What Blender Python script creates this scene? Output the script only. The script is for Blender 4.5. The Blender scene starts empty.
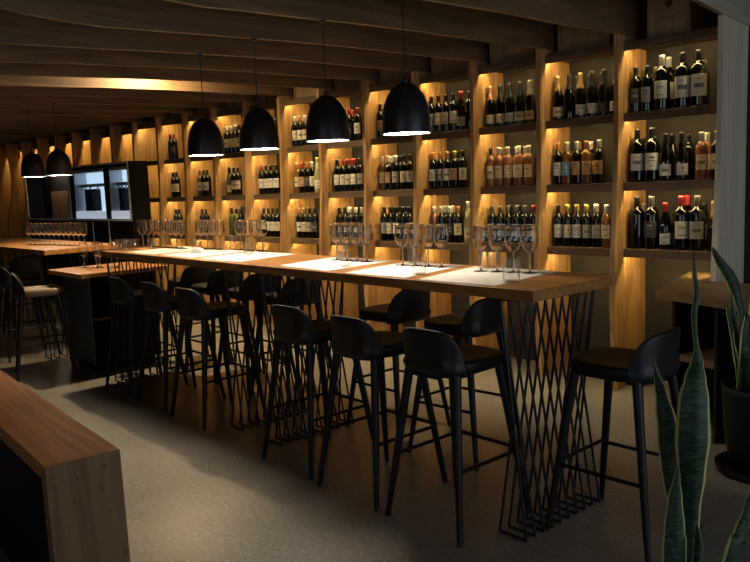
import bpy, math, random
from mathutils import Vector, Matrix
rnd = random.Random(7)
S = bpy.context.scene
COL = S.collection
PI = math.pi

# ------------------------------------------------------------------ camera
H = 1.45
F, YAW, PITCH, ROLL = 769.44, .7945, .1229, -.0387
fw = Vector((-math.sin(YAW)*math.cos(PITCH), math.cos(YAW)*math.cos(PITCH), -math.sin(PITCH)))
r0 = Vector((math.cos(YAW), math.sin(YAW), 0)); u0 = r0.cross(fw)
rt = math.cos(ROLL)*r0 + math.sin(ROLL)*u0
up = -math.sin(ROLL)*r0 + math.cos(ROLL)*u0
EYE = Vector((0, 0, H))
cd = bpy.data.cameras.new('camera'); cam = bpy.data.objects.new('camera', cd); COL.objects.link(cam)
cd.sensor_width = 36; cd.sensor_fit = 'HORIZONTAL'; cd.lens = F/750*36; cd.clip_start = .05
cam.matrix_world = Matrix(((rt.x, up.x, -fw.x, 0), (rt.y, up.y, -fw.y, 0), (rt.z, up.z, -fw.z, H), (0, 0, 0, 1)))
S.camera = cam

# survey helpers: a sight line from where the photographer stood, cut with a plane of the room
def ray(x, y): return fw + (x-375)/F*rt - (y-281)/F*up
def atZ(x, y, z=0.): d = ray(x, y); return EYE + d*((z-H)/d.z)
def atY(x, y, yy): d = ray(x, y); return EYE + d*(yy/d.y)
def atD(x, y, depth): return EYE + ray(x, y)*depth

# ------------------------------------------------------------------ object helpers
def link(name, data, parent=None):
    o = bpy.data.objects.new(name, data); COL.objects.link(o)
    if parent: o.parent = parent
    return o
def tag(o, label=None, cat=None, group=None, kind=None):
    if label: o['label'] = label
    if cat: o['category'] = cat
    if group: o['group'] = group
    if kind: o['kind'] = kind
    return o
def thing(name, label, cat, loc=(0, 0, 0), rz=0., group=None):
    o = link(name, None); o.location = loc; o.rotation_euler = (0, 0, rz); o.empty_display_size = .05
    return tag(o, label, cat, group)
def copy_tree(root, loc, rz, label, group=None):
    r = root.copy(); COL.objects.link(r); r.location = loc; r.rotation_euler = (0, 0, rz); r['label'] = label
    if group: r['group'] = group
    for ch in list(root.children):
        c = ch.copy(); COL.objects.link(c); c.parent = r
        for g in list(ch.children):
            d = g.copy(); COL.objects.link(d); d.parent = c
    return r

class MB:
    def __init__(s): s.v = []; s.f = []; s.sm = []; s.uv = {}
    def add(s, vs, fs, smooth=False, uvs=None):
        b = len(s.v); s.v += [tuple(q) for q in vs]
        for f in fs: s.f.append(tuple(b+i for i in f)); s.sm.append(smooth)
        if uvs:
            for i, q in enumerate(uvs): s.uv[b+i] = q
        return s
    def box(s, a, b, M=None):
        vs = [Vector((x, y, z)) for x in (a[0], b[0]) for y in (a[1], b[1]) for z in (a[2], b[2])]
        if M: vs = [M @ q for q in vs]
        return s.add(vs, [(0, 1, 3, 2), (4, 6, 7, 5), (0, 4, 5, 1), (2, 3, 7, 6), (0, 2, 6, 4), (1, 5, 7, 3)])
    def prism(s, poly, axis, a, b):
        n = len(poly)
        def P(q, t): return {'x': (t, q[0], q[1]), 'y': (q[0], t, q[1]), 'z': (q[0], q[1], t)}[axis]
        vs = [P(q, a) for q in poly] + [P(q, b) for q in poly]
        return s.add(vs, [tuple(range(n))[::-1], tuple(range(n, 2*n))] + [(i, (i+1) % n, n+(i+1) % n, n+i) for i in range(n)])
    def lathe(s, prof, n=24, c=(0, 0, 0), smooth=True, cap=True):
        vs = []; fs = []; m = len(prof)
        for r, z in prof:
            for k in range(n):
                a = 2*PI*k/n; vs.append((c[0]+r*math.cos(a), c[1]+r*math.sin(a), c[2]+z))
        for j in range(m-1):
            for k in range(n):
                k2 = (k+1) % n; fs.append((j*n+k, j*n+k2, (j+1)*n+k2, (j+1)*n+k))
        if cap: fs += [tuple(range(n))[::-1], tuple((m-1)*n+k for k in range(n))]
        return s.add(vs, fs, smooth)
    def tube(s, p, q, r1, r2=None, n=10, smooth=True):
        p, q = Vector(p), Vector(q); r2 = r1 if r2 is None else r2
        d = (q-p).normalized(); a = d.orthogonal().normalized(); b = d.cross(a)
        vs = [c+(a*math.cos(2*PI*k/n)+b*math.sin(2*PI*k/n))*r for c, r in ((p, r1), (q, r2)) for k in range(n)]
        s.add(vs, [(k, (k+1) % n, n+(k+1) % n, n+k) for k in range(n)], smooth)
        return s.add(vs, [tuple(range(n))[::-1], tuple(range(n, 2*n))])
    def arc(s, r, z0, z1, a0, a1, n=14, nz=1):
        vs = []; uv = []; fs = []
        for j in range(nz+1):
            for k in range(n+1):
                a = a0+(a1-a0)*k/n; vs.append((r*math.cos(a), r*math.sin(a), z0+(z1-z0)*j/nz)); uv.append((k/n, j/nz))
        for j in range(nz):
            for k in range(n): fs.append((j*(n+1)+k, j*(n+1)+k+1, (j+1)*(n+1)+k+1, (j+1)*(n+1)+k))
        return s.add(vs, fs, True, uv)
    def mesh(s, name, mat=None):
        me = bpy.data.meshes.new(name); me.from_pydata(s.v, [], s.f)
        me.polygons.foreach_set('use_smooth', s.sm)
        if s.uv:
            lay = me.uv_layers.new(name='UVMap')
            for lp in me.loops: lay.data[lp.index].uv = s.uv.get(lp.vertex_index, (0, 0))
        if mat: me.materials.append(mat)
        me.update(); return me
    def build(s, name, mat=None, parent=None, bevel=0., seg=2, edge=40):
        o = link(name, s.mesh(name, mat), parent)
        if bevel:
            m = o.modifiers.new('bevel', 'BEVEL'); m.width = bevel; m.segments = seg; m.limit_method = 'ANGLE'; m.angle_limit = math.radians(edge)
        return o
def struct(name, mb, mat, label=None, cat=None, **k):
    o = mb.build(name, mat, None, **k); return tag(o, label, cat, None, 'structure')

# ------------------------------------------------------------------ materials
def newmat(name):
    m = bpy.data.materials.new(name); m.use_nodes = True; nt = m.node_tree
    return m, nt, nt.nodes['Principled BSDF']
def setin(b, **k):
    for a, v in k.items():
        q = b.inputs[a.replace('_', ' ')]
        q.default_value = (*v, 1) if isinstance(v, tuple) and len(v) == 3 else v
def plain(name, col, rough=.5, metal=0., coat=0., vary=.12, scale=18., spec=.5):
    m, nt, b = newmat(name); setin(b, Roughness=rough, Metallic=metal, Coat_Weight=coat); b.inputs['Specular IOR Level'].default_value = spec
    tc = nt.nodes.new('ShaderNodeTexCoord'); no = nt.nodes.new('ShaderNodeTexNoise'); rp = nt.nodes.new('ShaderNodeValToRGB')
    no.inputs['Scale'].default_value = scale; no.inputs['Detail'].default_value = 4
    rp.color_ramp.elements[0].position = .3; rp.color_ramp.elements[1].position = .7
    rp.color_ramp.elements[0].color = (*[c*(1-vary) for c in col], 1); rp.color_ramp.elements[1].color = (*[min(1, c*(1+vary)) for c in col], 1)
    nt.links.new(tc.outputs['Object'], no.inputs['Vector']); nt.links.new(no.outputs['Fac'], rp.inputs['Fac']); nt.links.new(rp.outputs['Color'], b.inputs['Base Color'])
    return m
def wood(name, dark, light, axis='z', sc=9., rough=.5, knots=.5, coat=0.):
    m, nt, b = newmat(name); N = nt.nodes.new; L = nt.links.new
    setin(b, Roughness=rough, Coat_Weight=coat, Coat_Roughness=.25)
    tc = N('ShaderNodeTexCoord'); mp = N('ShaderNodeMapping'); L(tc.outputs['Object'], mp.inputs['Vector'])
    v = [sc]*3; v['xyz'.index(axis)] = sc*.07; mp.inputs['Scale'].default_value = v
    n1 = N('ShaderNodeTexNoise'); n1.inputs['Scale'].default_value = 1.6; n1.inputs['Detail'].default_value = 5; n1.inputs['Distortion'].default_value = 1.2
    n2 = N('ShaderNodeTexNoise'); n2.inputs['Scale'].default_value = 14; n2.inputs['Detail'].default_value = 3
    L(mp.outputs['Vector'], n1.inputs['Vector']); L(mp.outputs['Vector'], n2.inputs['Vector'])
    mul = N('ShaderNodeMath'); mul.operation = 'MULTIPLY'; mul.inputs[1].default_value = 7; L(n1.outputs['Fac'], mul.inputs[0])
    fr = N('ShaderNodeMath'); fr.operation = 'PINGPONG'; fr.inputs[1].default_value = 1; L(mul.outputs[0], fr.inputs[0])
    ad = N('ShaderNodeMath'); ad.operation = 'MULTIPLY_ADD'; ad.inputs[1].default_value = .6; L(fr.outputs[0], ad.inputs[0])
    m2 = N('ShaderNodeMath'); m2.operation = 'MULTIPLY'; m2.inputs[1].default_value = .4; L(n2.outputs['Fac'], m2.inputs[0]); L(m2.outputs[0], ad.inputs[2])
    rp = N('ShaderNodeValToRGB'); rp.color_ramp.elements[0].color = (*dark, 1); rp.color_ramp.elements[1].color = (*light, 1)
    rp.color_ramp.elements[0].position = .15; rp.color_ramp.elements[1].position = .85; L(ad.outputs[0], rp.inputs['Fac'])
    vo = N('ShaderNodeTexVoronoi'); mp2 = N('ShaderNodeMapping'); v2 = [5.5]*3; v2['xyz'.index(axis)] = 1.9; mp2.inputs['Scale'].default_value = v2
    L(tc.outputs['Object'], mp2.inputs['Vector']); L(mp2.outputs['Vector'], vo.inputs['Vector'])
    kr = N('ShaderNodeMapRange'); kr.inputs['From Min'].default_value = .07; kr.inputs['From Max'].default_value = .14; kr.inputs['To Min'].default_value = knots; kr.inputs['To Max'].default_value = 0
    L(vo.outputs['Distance'], kr.inputs['Value'])
    mx = N('ShaderNodeMix'); mx.data_type = 'RGBA'; L(kr.outputs[0], mx.inputs['Factor']); L(rp.outputs['Color'], mx.inputs[6]); mx.inputs[7].default_value = (*[c*.3 for c in dark], 1)
    L(mx.outputs[2], b.inputs['Base Color'])
    bp = N('ShaderNodeBump'); bp.inputs['Strength'].default_value = .12; bp.inputs['Distance'].default_value = .002; L(ad.outputs[0], bp.inputs['Height']); L(bp.outputs['Normal'], b.inputs['Normal'])
    return m
def emit(name, col, strength):
    m, nt, b = newmat(name); setin(b, Base_Color=(.8, .8, .8), Emission_Color=col, Emission_Strength=strength); return m
def concrete():
    m, nt, b = newmat('polished_concrete'); N = nt.nodes.new; L = nt.links.new
    tc = N('ShaderNodeTexCoord')
    n1 = N('ShaderNodeTexNoise'); n1.inputs['Scale'].default_value = 1.1; n1.inputs['Detail'].default_value = 8; n1.inputs['Roughness'].default_value = .65
    n2 = N('ShaderNodeTexNoise'); n2.inputs['Scale'].default_value = 55; n2.inputs['Detail'].default_value = 3
    v1 = N('ShaderNodeTexVoronoi'); v1.inputs['Scale'].default_value = 42
    v2 = N('ShaderNodeTexVoronoi'); v2.inputs['Scale'].default_value = 27
    for q in (n1, n2, v1, v2): L(tc.outputs['Object'], q.inputs['Vector'])
    rp = N('ShaderNodeValToRGB'); e = rp.color_ramp.elements; e[0].color = (.21, .198, .18, 1); e[1].color = (.335, .315, .285, 1); e[0].position = .3; e[1].position = .7
    L(n1.outputs['Fac'], rp.inputs['Fac'])
    m1 = N('ShaderNodeMix'); m1.data_type = 'RGBA'; m1.blend_type = 'MULTIPLY'; m1.inputs['Factor'].default_value = .55
    r2 = N('ShaderNodeValToRGB'); r2.color_ramp.elements[0].color = (.45, .45, .45, 1); r2.color_ramp.elements[0].position = .35; r2.color_ramp.elements[1].position = .65; L(n2.outputs['Fac'], r2.inputs['Fac'])
    L(rp.outputs['Color'], m1.inputs[6]); L(r2.outputs['Color'], m1.inputs[7])
    k1 = N('ShaderNodeMapRange'); k1.inputs['From Min'].default_value = .1; k1.inputs['From Max'].default_value = .2; k1.inputs['To Min'].default_value = .8; k1.inputs['To Max'].default_value = 0; L(v1.outputs['Distance'], k1.inputs['Value'])
    k2 = N('ShaderNodeMapRange'); k2.inputs['From Min'].default_value = .1; k2.inputs['From Max'].default_value = .2; k2.inputs['To Min'].default_value = .7; k2.inputs['To Max'].default_value = 0; L(v2.outputs['Distance'], k2.inputs['Value'])
    m2 = N('ShaderNodeMix'); m2.data_type = 'RGBA'; L(k1.outputs[0], m2.inputs['Factor']); L(m1.outputs[2], m2.inputs[6]); m2.inputs[7].default_value = (.07, .06, .05, 1)
    m3 = N('ShaderNodeMix'); m3.data_type = 'RGBA'; L(k2.outputs[0], m3.inputs['Factor']); L(m2.outputs[2], m3.inputs[6]); m3.inputs[7].default_value = (.5, .46, .4, 1)
    L(m3.outputs[2], b.inputs['Base Color']); setin(b, Roughness=.3); b.inputs['Specular IOR Level'].default_value = .6
    return m
def thin_glass(name, tint=(.97, .98, .98), base=.045, rough=0.):
    m = bpy.data.materials.new(name); m.use_nodes = True; nt = m.node_tree; nt.nodes.clear(); N = nt.nodes.new; L = nt.links.new
    out = N('ShaderNodeOutputMaterial'); mx = N('ShaderNodeMixShader'); tr = N('ShaderNodeBsdfTransparent'); gl = N('ShaderNodeBsdfGlossy'); lw = N('ShaderNodeLayerWeight'); pw = N('ShaderNodeMath'); fr = N('ShaderNodeMath')
    tr.inputs['Color'].default_value = (*tint, 1); gl.inputs['Roughness'].default_value = rough; pw.operation = 'POWER'; pw.inputs[1].default_value = 3.2; L(lw.outputs['Facing'], pw.inputs[0]); fr.operation = 'MULTIPLY_ADD'; fr.inputs[1].default_value = .9; fr.inputs[2].default_value = base; L(pw.outputs[0], fr.inputs[0])
    L(fr.outputs[0], mx.inputs[0]); L(tr.outputs[0], mx.inputs[1]); L(gl.outputs[0], mx.inputs[2]); L(mx.outputs[0], out.inputs['Surface'])
    return m
def clear_glass(name):
    m, nt, b = newmat(name); setin(b, Base_Color=(1, 1, 1), Roughness=0., IOR=1.45); b.inputs['Transmission Weight'].default_value = 1
    return m
def label_mat(name, col, ink, style=0):
    m, nt, b = newmat(name); N = nt.nodes.new; L = nt.links.new; setin(b, Roughness=.6)
    uv = N('ShaderNodeUVMap'); sp = N('ShaderNodeSeparateXYZ'); L(uv.outputs['UV'], sp.inputs[0])
    def mth(op, a, bb=None):
        q = N('ShaderNodeMath'); q.operation = op
        for i, z in enumerate((a, bb)):
            if z is None: continue
            if isinstance(z, (int, float)): q.inputs[i].default_value = z
            else: L(z, q.inputs[i])
        return q.outputs[0]
    def band(c, w, hw):
        a = mth('LESS_THAN', mth('ABSOLUTE', mth('SUBTRACT', sp.outputs['Y'], c)), w)
        d = mth('LESS_THAN', mth('ABSOLUTE', mth('SUBTRACT', sp.outputs['X'], .5)), hw)
        return mth('MULTIPLY', a, d)
    bands = [[(.74, .06, .2), (.55, .025, .25), (.25, .02, .15)], [(.48, .1, .27), (.8, .02, .12)], [(.6, .13, .09), (.3, .03, .22)], [(.66, .03, .25), (.58, .015, .2), (.2, .03, .26)]][style]
    t = None
    for q in bands:
        k = band(*q); t = k if t is None else mth('MAXIMUM', t, k)
    no = N('ShaderNodeTexNoise'); no.inputs['Scale'].default_value = 45; L(uv.outputs['UV'], no.inputs['Vector'])
    t = mth('MULTIPLY', t, mth('GREATER_THAN', no.outputs['Fac'], .42))
    mx = N('ShaderNodeMix'); mx.data_type = 'RGBA'; L(t, mx.inputs['Factor']); mx.inputs[6].default_value = (*col, 1); mx.inputs[7].default_value = (*ink, 1); L(mx.outputs[2], b.inputs['Base Color'])
    return m
def leaf_mat():
    m, nt, b = newmat('variegated_leaf'); N = nt.nodes.new; L = nt.links.new; setin(b, Roughness=.5); b.inputs['Specular IOR Level'].default_value = .25
    uv = N('ShaderNodeUVMap'); sp = N('ShaderNodeSeparateXYZ'); L(uv.outputs['UV'], sp.inputs[0])
    s1 = N('ShaderNodeMath'); s1.operation = 'SUBTRACT'; s1.inputs[1].default_value = .5; L(sp.outputs['X'], s1.inputs[0])
    ab = N('ShaderNodeMath'); ab.operation = 'ABSOLUTE'; L(s1.outputs[0], ab.inputs[0])
    ed = N('ShaderNodeMapRange'); ed.inputs['From Min'].default_value = .40; ed.inputs['From Max'].default_value = .44; L(ab.outputs[0], ed.inputs['Value'])
    mp = N('ShaderNodeMapping'); mp.inputs['Scale'].default_value = (1.5, 22, 1); L(uv.outputs['UV'], mp.inputs['Vector'])
    no = N('ShaderNodeTexNoise'); no.inputs['Scale'].default_value = 1.; no.inputs['Detail'].default_value = 4; no.inputs['Distortion'].default_value = 1.5; L(mp.outputs['Vector'], no.inputs['Vector'])
    rp = N('ShaderNodeValToRGB'); e = rp.color_ramp.elements; e[0].color = (.008, .022, .012, 1); e[1].color = (.042, .08, .045, 1); e[0].position = .4; e[1].position = .68; L(no.outputs['Fac'], rp.inputs['Fac'])
    mx = N('ShaderNodeMix'); mx.data_type = 'RGBA'; L(ed.outputs[0], mx.inputs['Factor']); L(rp.outputs['Color'], mx.inputs[6]); mx.inputs[7].default_value = (.46, .46, .17, 1); L(mx.outputs[2], b.inputs['Base Color'])
    return m

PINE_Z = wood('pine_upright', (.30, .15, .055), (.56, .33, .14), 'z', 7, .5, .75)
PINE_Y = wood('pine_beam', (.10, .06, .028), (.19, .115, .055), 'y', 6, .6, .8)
LIT_PLYEDGE = wood('bounce_lit_plywood_edge', (.20, .135, .07), (.28, .20, .115), 'y', 12, .5, .1)  # pale ply edge, lightened to carry light bounced up onto beam undersides
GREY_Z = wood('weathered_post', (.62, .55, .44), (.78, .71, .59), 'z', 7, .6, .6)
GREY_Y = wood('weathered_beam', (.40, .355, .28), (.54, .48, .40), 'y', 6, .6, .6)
SHELF = wood('dark_shelf_oak', (.075, .045, .025), (.17, .105, .06), 'x', 9, .5, .3)
TOP = wood('oiled_table_oak', (.27, .112, .03), (.49, .235, .07), 'x', 8, .38, .3, .15)
BENCH = wood('bench_top_plywood', (.27, .085, .017), (.48, .185, .04), 'x', 8, .5, .3, 0)
BEND = wood('bench_end_plywood', (.17, .085, .032), (.28, .155, .065), 'z', 5, .55, .7)
CRATE = wood('crate_pine', (.26, .17, .09), (.38, .26, .15), 'z', 8, .6, .2)
DESK = wood('desk_oak', (.10, .062, .032), (.18, .115, .062), 'x', 8, .4, .3)
WALLP = plain('taupe_wall_paint', (.022, .0185, .0175), .85, vary=.1, scale=2)
DARKW = plain('dark_navy_wall', (.02, .023, .03), .8)
CEIL = plain('dark_ceiling', (.06, .045, .035), .9)
FLOOR = concrete()
IRON = plain('black_iron', (.012, .012, .013), .35, .3)
BLACKW = plain('black_stained_ash', (.006, .006, .0065), .42, 0, 0, spec=.3)
SHELLM = plain('black_shell', (.010, .0105, .012), .45, 0, 0, spec=.4)
SEATM = plain('dark_brown_seat', (.011, .008, .007), .5, spec=.3)
SEATT = plain('tan_brown_seat', (.20, .13, .075), .5)
LAMPM = plain('black_enamel', (.016, .018, .022), .36, .0, .3)
LAMPW = emit('lamp_diffuser', (1, .84, .62), 60)
LAMPI = plain('lamp_white_lining', (.75, .72, .66), .6)
LED = emit('warm_led', (1, .755, .30), 96)
LED2 = emit('cornice_led', (1, .70, .25), 150)
PAPER = plain('white_paper', (.80, .78, .74), .8, vary=.03, scale=40)
GLASS = clear_glass('clear_glass')
PANE = thin_glass('pane_glass', (.9, .93, .95))
CABM = plain('black_cabinet', (.008, .008, .009), .7, spec=.2)
CABB = plain('blue_black_panel', (.045, .055, .075), .5)
STEEL = plain('brushed_steel', (.55, .57, .6), .35, .35)
EDGE = plain('aluminium_edge', (.75, .76, .78), .4, .1)
POTM = plain('black_pot', (.007, .007, .008), .7, spec=.2)
SOIL = plain('potting_soil', (.03, .02, .013), .9)
LEAF = leaf_mat()
FRAMEW = plain('window_frame', (.05, .05, .05), .5)

# ------------------------------------------------------------------ room
W = 4.8425; XZ = -2.5227; SP = .5981; BACK = 5.17
Z1, Z2, Z3, Z4 = 2.2656, 1.8085, 1.3529, .9048
TH = .032; LIP = .055
def xn(n): return XZ - n*SP + (0 if n >= 0 else .07)   # right face of upright n
XR = 2.7; XL = -16.5; YF = -3.0; ZC = 2.85
struct('floor', MB().box((XL, YF, -.1), (XR, BACK+.1, 0)), FLOOR)
struct('ceiling', MB().box((XL, YF, ZC), (XR, BACK+.1, ZC+.1)), CEIL)
struct('wall_back', MB().box((XL, BACK, 0), (-1.86, BACK+.1, ZC)), WALLP)
struct('wall_corner', MB().box((-1.86, BACK, 0), (XR, BACK+.1, ZC)), DARKW)
struct('wall_left', MB().box((XL-.1, YF, 0), (XL, BACK+.1, ZC)), WALLP)
FX0, FX1, FZ0, FZ1 = -2.0, 1.2, 1.0, 2.2  # unseen front window, added and sized for light from behind the camera
struct('wall_front', MB().box((XL, YF-.1, 0), (XR, YF, FZ0)).box((XL, YF-.1, FZ1), (XR, YF, ZC)).box((XL, YF-.1, FZ0), (FX0, YF, FZ1)).box((FX1, YF-.1, FZ0), (XR, YF, FZ1)), WALLP)
ff = MB()
for k in range(5): x = FX0+(FX1-FX0-.05)*k/4; ff.box((x, YF-.08, FZ0), (x+.05, YF-.03, FZ1))
for z in (FZ0, FZ1-.05): ff.box((FX0, YF-.08, z), (FX1, YF-.03, z+.05))
fo = struct('window_front_fill', ff, FRAMEW)
MB().box((FX0+.05, YF-.06, FZ0+.05), (FX1-.05, YF-.052, FZ1-.05)).build('pane', PANE, fo)
WY0, WY1, WZ0, WZ1 = .1, 4.9, .25, 2.22
struct('wall_right', MB().box((XR, YF-.1, 0), (XR+.12, BACK+.1, WZ0)).box((XR, YF-.1, WZ1), (XR+.12, BACK+.1, ZC)).box((XR, YF-.1, WZ0), (XR+.12, WY0, WZ1)).box((XR, WY1, WZ0), (XR+.12, BACK+.1, WZ1)), DARKW)
wf = MB()
for y in [WY0+(WY1-WY0-.05)*k/4 for k in range(5)]: wf.box((XR+.03, y, WZ0), (XR+.09, y+.05, WZ1))
for z in (WZ0, WZ1-.05): wf.box((XR+.03, WY0, z), (XR+.09, WY1, z+.05))
wo = struct('window_1', wf, FRAMEW)
tag(MB().box((XR+.055, WY0+.05, WZ0+.05), (XR+.063, WY1-.05, WZ1-.05)).build('pane', PANE, wo))

# undulating plywood portal frames: one upright and one beam each
def interp(pts, t):
    pts = sorted(pts)
    if t <= pts[0][0]: return pts[0][1]
    for (a, b), (c, d) in zip(pts, pts[1:]):
        if t <= c:
            k = (t-a)/(c-a); k = k*k*(3-2*k)*.5 + k*.5
            return b+(d-b)*k
    return pts[-1][1]
def beam_curve(n):
    if n < -1: return [(-3, 2.6), (3, 2.5), (5.2, 2.44)]
    if n == -1: return [(-3, 2.68), (2.5, 2.62), (3.6, 2.5), (4.2, 2.412), (4.81, 2.368), (5.2, 2.345)]
    m = max(.6, 2.02-.22*(n-1)); zm = max(2.22, 2.293-.012*(n-1))
    return [(5.2, 2.372), (4.75, 2.366), (4.2, 2.353), (3.6, 2.347), (3.05, 2.333), (2.6, 2.314), (m+.25, zm+.012), (m, zm), (m-.22, zm+.008), (m-.45, zm+.03), (m-1.2, 2.42), (-3, 2.6)]
for n in range(-6, 23):
    x1 = xn(n); th = TH
    pts = beam_curve(n); poly = []
    k = 44
    for i in range(k+1):
        y = -2.95 + (BACK+2.95)*i/k
        if y > 4.73 and i < k: continue
        poly.append((y, interp(pts, y)))
    poly += [(BACK, ZC), (-2.95, ZC)]
    bm_ = MB().prism(poly, 'x', x1-th+.008, x1+.008)
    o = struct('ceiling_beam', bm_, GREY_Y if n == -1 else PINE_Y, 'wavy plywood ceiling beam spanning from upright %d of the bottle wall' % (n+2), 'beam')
    if n < -1: continue
    o.data.materials.append(LIT_PLYEDGE)
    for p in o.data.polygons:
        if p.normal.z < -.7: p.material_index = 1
    # upright: slightly wavy front edge, swelling into the room towards the far corner
    amp = .02 if n < 16 else min(.24, .05+.035*(n-16))
    front = []
    for i in range(19):
        z = 2.372*i/18
        front.append((4.775 - .055*math.exp(-((z-.55)/.5)**2) - amp*math.exp(-((z-1.0-.03*(n % 4))/.42)**2) - (amp*.5*math.exp(-((z-2.3)/.3)**2) if n >= 16 else 0), z))
    poly = front + [(BACK, 2.372), (BACK, 0)]
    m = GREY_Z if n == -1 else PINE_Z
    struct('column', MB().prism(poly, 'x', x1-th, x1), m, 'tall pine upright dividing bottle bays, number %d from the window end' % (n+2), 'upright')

# shelves, one bay at a time; every board has a front lip with an LED strip behind it
ORD = ['first', 'second', 'third', 'fourth', 'fifth', 'sixth', 'seventh', 'eighth', 'ninth', 'tenth', 'eleventh', 'twelfth', 'thirteenth', 'fourteenth']
ROWN = ['top', 'middle', 'bottom']
for n in range(0, 12):
    xa, xb = xn(n)+.001, xn(n-1)-TH-.001
    if n == 0: xb = xn(-1)-TH-.001
    t = thing('wall_shelf', 'dark oak shelf bay lit by hidden strips, %s bay along from the grey post' % ORD[n], 'shelf', ((xa+xb)/2, W, Z4), 0, 'lit shelf bays along the bottle wall')
    hx = (xb-xa)/2
    for z in (Z1, Z2, Z3, Z4):
        z -= Z4
        b = MB().box((-hx, 0, z), (hx, .022, z+LIP)).box((-hx, .022, z+LIP-.024), (hx, BACK-W-.001, z+LIP))
        so = b.build('shelf_board', SHELF, t, bevel=.003)
        MB().box((-hx+.012, .028, z+LIP-.031), (hx-.03, .040, z+LIP-.0245)).build('light_strip', LED, so)

for n in range(12, 22):
    xa, xb = xn(n)+.001, xn(n-1)-TH-.001; hx = (xb-xa)/2
    t = thing('cornice_shelf', 'dark cornice board with a light strip, %s panel beyond the lit bottle bays' % ORD[n-12], 'shelf', ((xa+xb)/2, 4.93, Z1), 0, 'lit cornice boards in the far corner')
    MB().box((-hx, 0, -.02), (hx, .02, LIP)).box((-hx, .02, LIP-.022), (hx, BACK-4.931, LIP)).build('shelf_board', SHELF, t)
    MB().box((-hx+.012, .028, LIP-.029), (hx-.03, .038, LIP-.0225)).build('light_strip', LED2, t)
# wooden wine cases above the top boards
def wine_case(n):
    xa = xn(n)
    rng = {0: (.12, .40)}.get(n, (.05, .45))
    y0 = 4.93
    t = thing('wine_crate', 'plain pine wine crate above the top shelf of the %s bay from grey post' % ORD[n], 'crate', (xa+sum(rng)/2, y0, Z1+LIP), 0, 'wine crates above the shelves')
    h = (rng[1]-rng[0])/2; ht = .40 if n == 0 else .34
    MB().box((-h, .012, 0), (h, .22, ht)).build('crate_body', CRATE, t, bevel=.003)
    MB().box((-h, 0, 0), (-h+.02, .012, ht)).box((h-.02, 0, 0), (h, .012, ht)).box((-h+.02, 0, 0), (h-.02, .012, .02)).box((-h+.02, 0, ht-.02), (h-.02, .012, ht)).build('crate_rim', CRATE, t, bevel=.002)
    if n == 0:
        t['label'] = 'pine wine crate with a burnt emblem and word, above shelves beside grey post'
        INK = plain('burnt_ink', (.05, .03, .02), .7)
        mk = MB()
        mk.prism([(-.022, .23), (.022, .23), (.022, .205), (0, .18), (-.022, .205)], 'y', .0105, .012)
        mk.lathe([(.008, 0), (.008, .0015)], 10, (0, .011, .165))
        mk.build('emblem', INK, t); mk = MB()
        for k in range(6): mk.box((-.055+k*.019, .0105, .11), (-.055+k*.019+.004, .012, .132)).box((-.055+k*.019, .0105, .11 if k % 2 else .128), (-.055+k*.019+.012, .012, .114 if k % 2 else .132))
        mk.build('lettering', INK, t)
for n in range(0, 11): wine_case(n)

# ------------------------------------------------------------------ wine bottles
CAPC = {'k': ('black', (.012, .012, .013)), 's': ('silver', (.55, .55, .56)), 'w': ('white', (.75, .73, .68)), 'r': ('red', (.42, .035, .04)), 'o': ('gold', (.38, .25, .09)), 'y': ('yellow', (.48, .38, .10)),
        'n': ('orange', (.6, .24, .07)), 'l': ('lime', (.38, .42, .08)), 'p': ('copper', (.55, .27, .15)), 'g': ('grey', (.16, .155, .15))}
CAPM = {k: plain(v[0]+'_foil', v[1], .35, .35 if k in 'sop' else 0., .1, .1, 60) for k, v in CAPC.items()}
LABC = {'w': ('white', (.62, .60, .56), (.06, .05, .05)), 'c': ('cream', (.56, .48, .34), (.12, .05, .03)), 'g': ('grey', (.30, .29, .28), (.05, .05, .05)), 't': ('tan', (.42, .24, .12), (.08, .04, .02)),
        'b': ('blue', (.10, .20, .36), (.6, .55, .4)), 'k': ('dark', (.04, .038, .04), (.3, .25, .2))}
LABM = {(k, s): label_mat(v[0]+'_label', v[1], v[2], s) for k, v in LABC.items() for s in range(4)}
def bottle_glass(name, col, tr, rough=.06):
    m, nt, b = newmat(name); setin(b, Base_Color=col, Roughness=rough, IOR=1.5); b.inputs['Transmission Weight'].default_value = tr
    return m
BODM = {'d': ('dark', bottle_glass('dark_bottle_glass', (.0022, .0024, .0022), 0)), 'p': ('rose', bottle_glass('rose_wine_glass', (.27, .105, .06), .3)),
        'a': ('amber', bottle_glass('amber_wine_glass', (.20, .09, .025), .3)), 't': ('pale', bottle_glass('pale_wine_glass', (.45, .45, .22), .35)), 'v': ('green', bottle_glass('green_bottle_glass', (.05, .07, .02), .1))}
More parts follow.
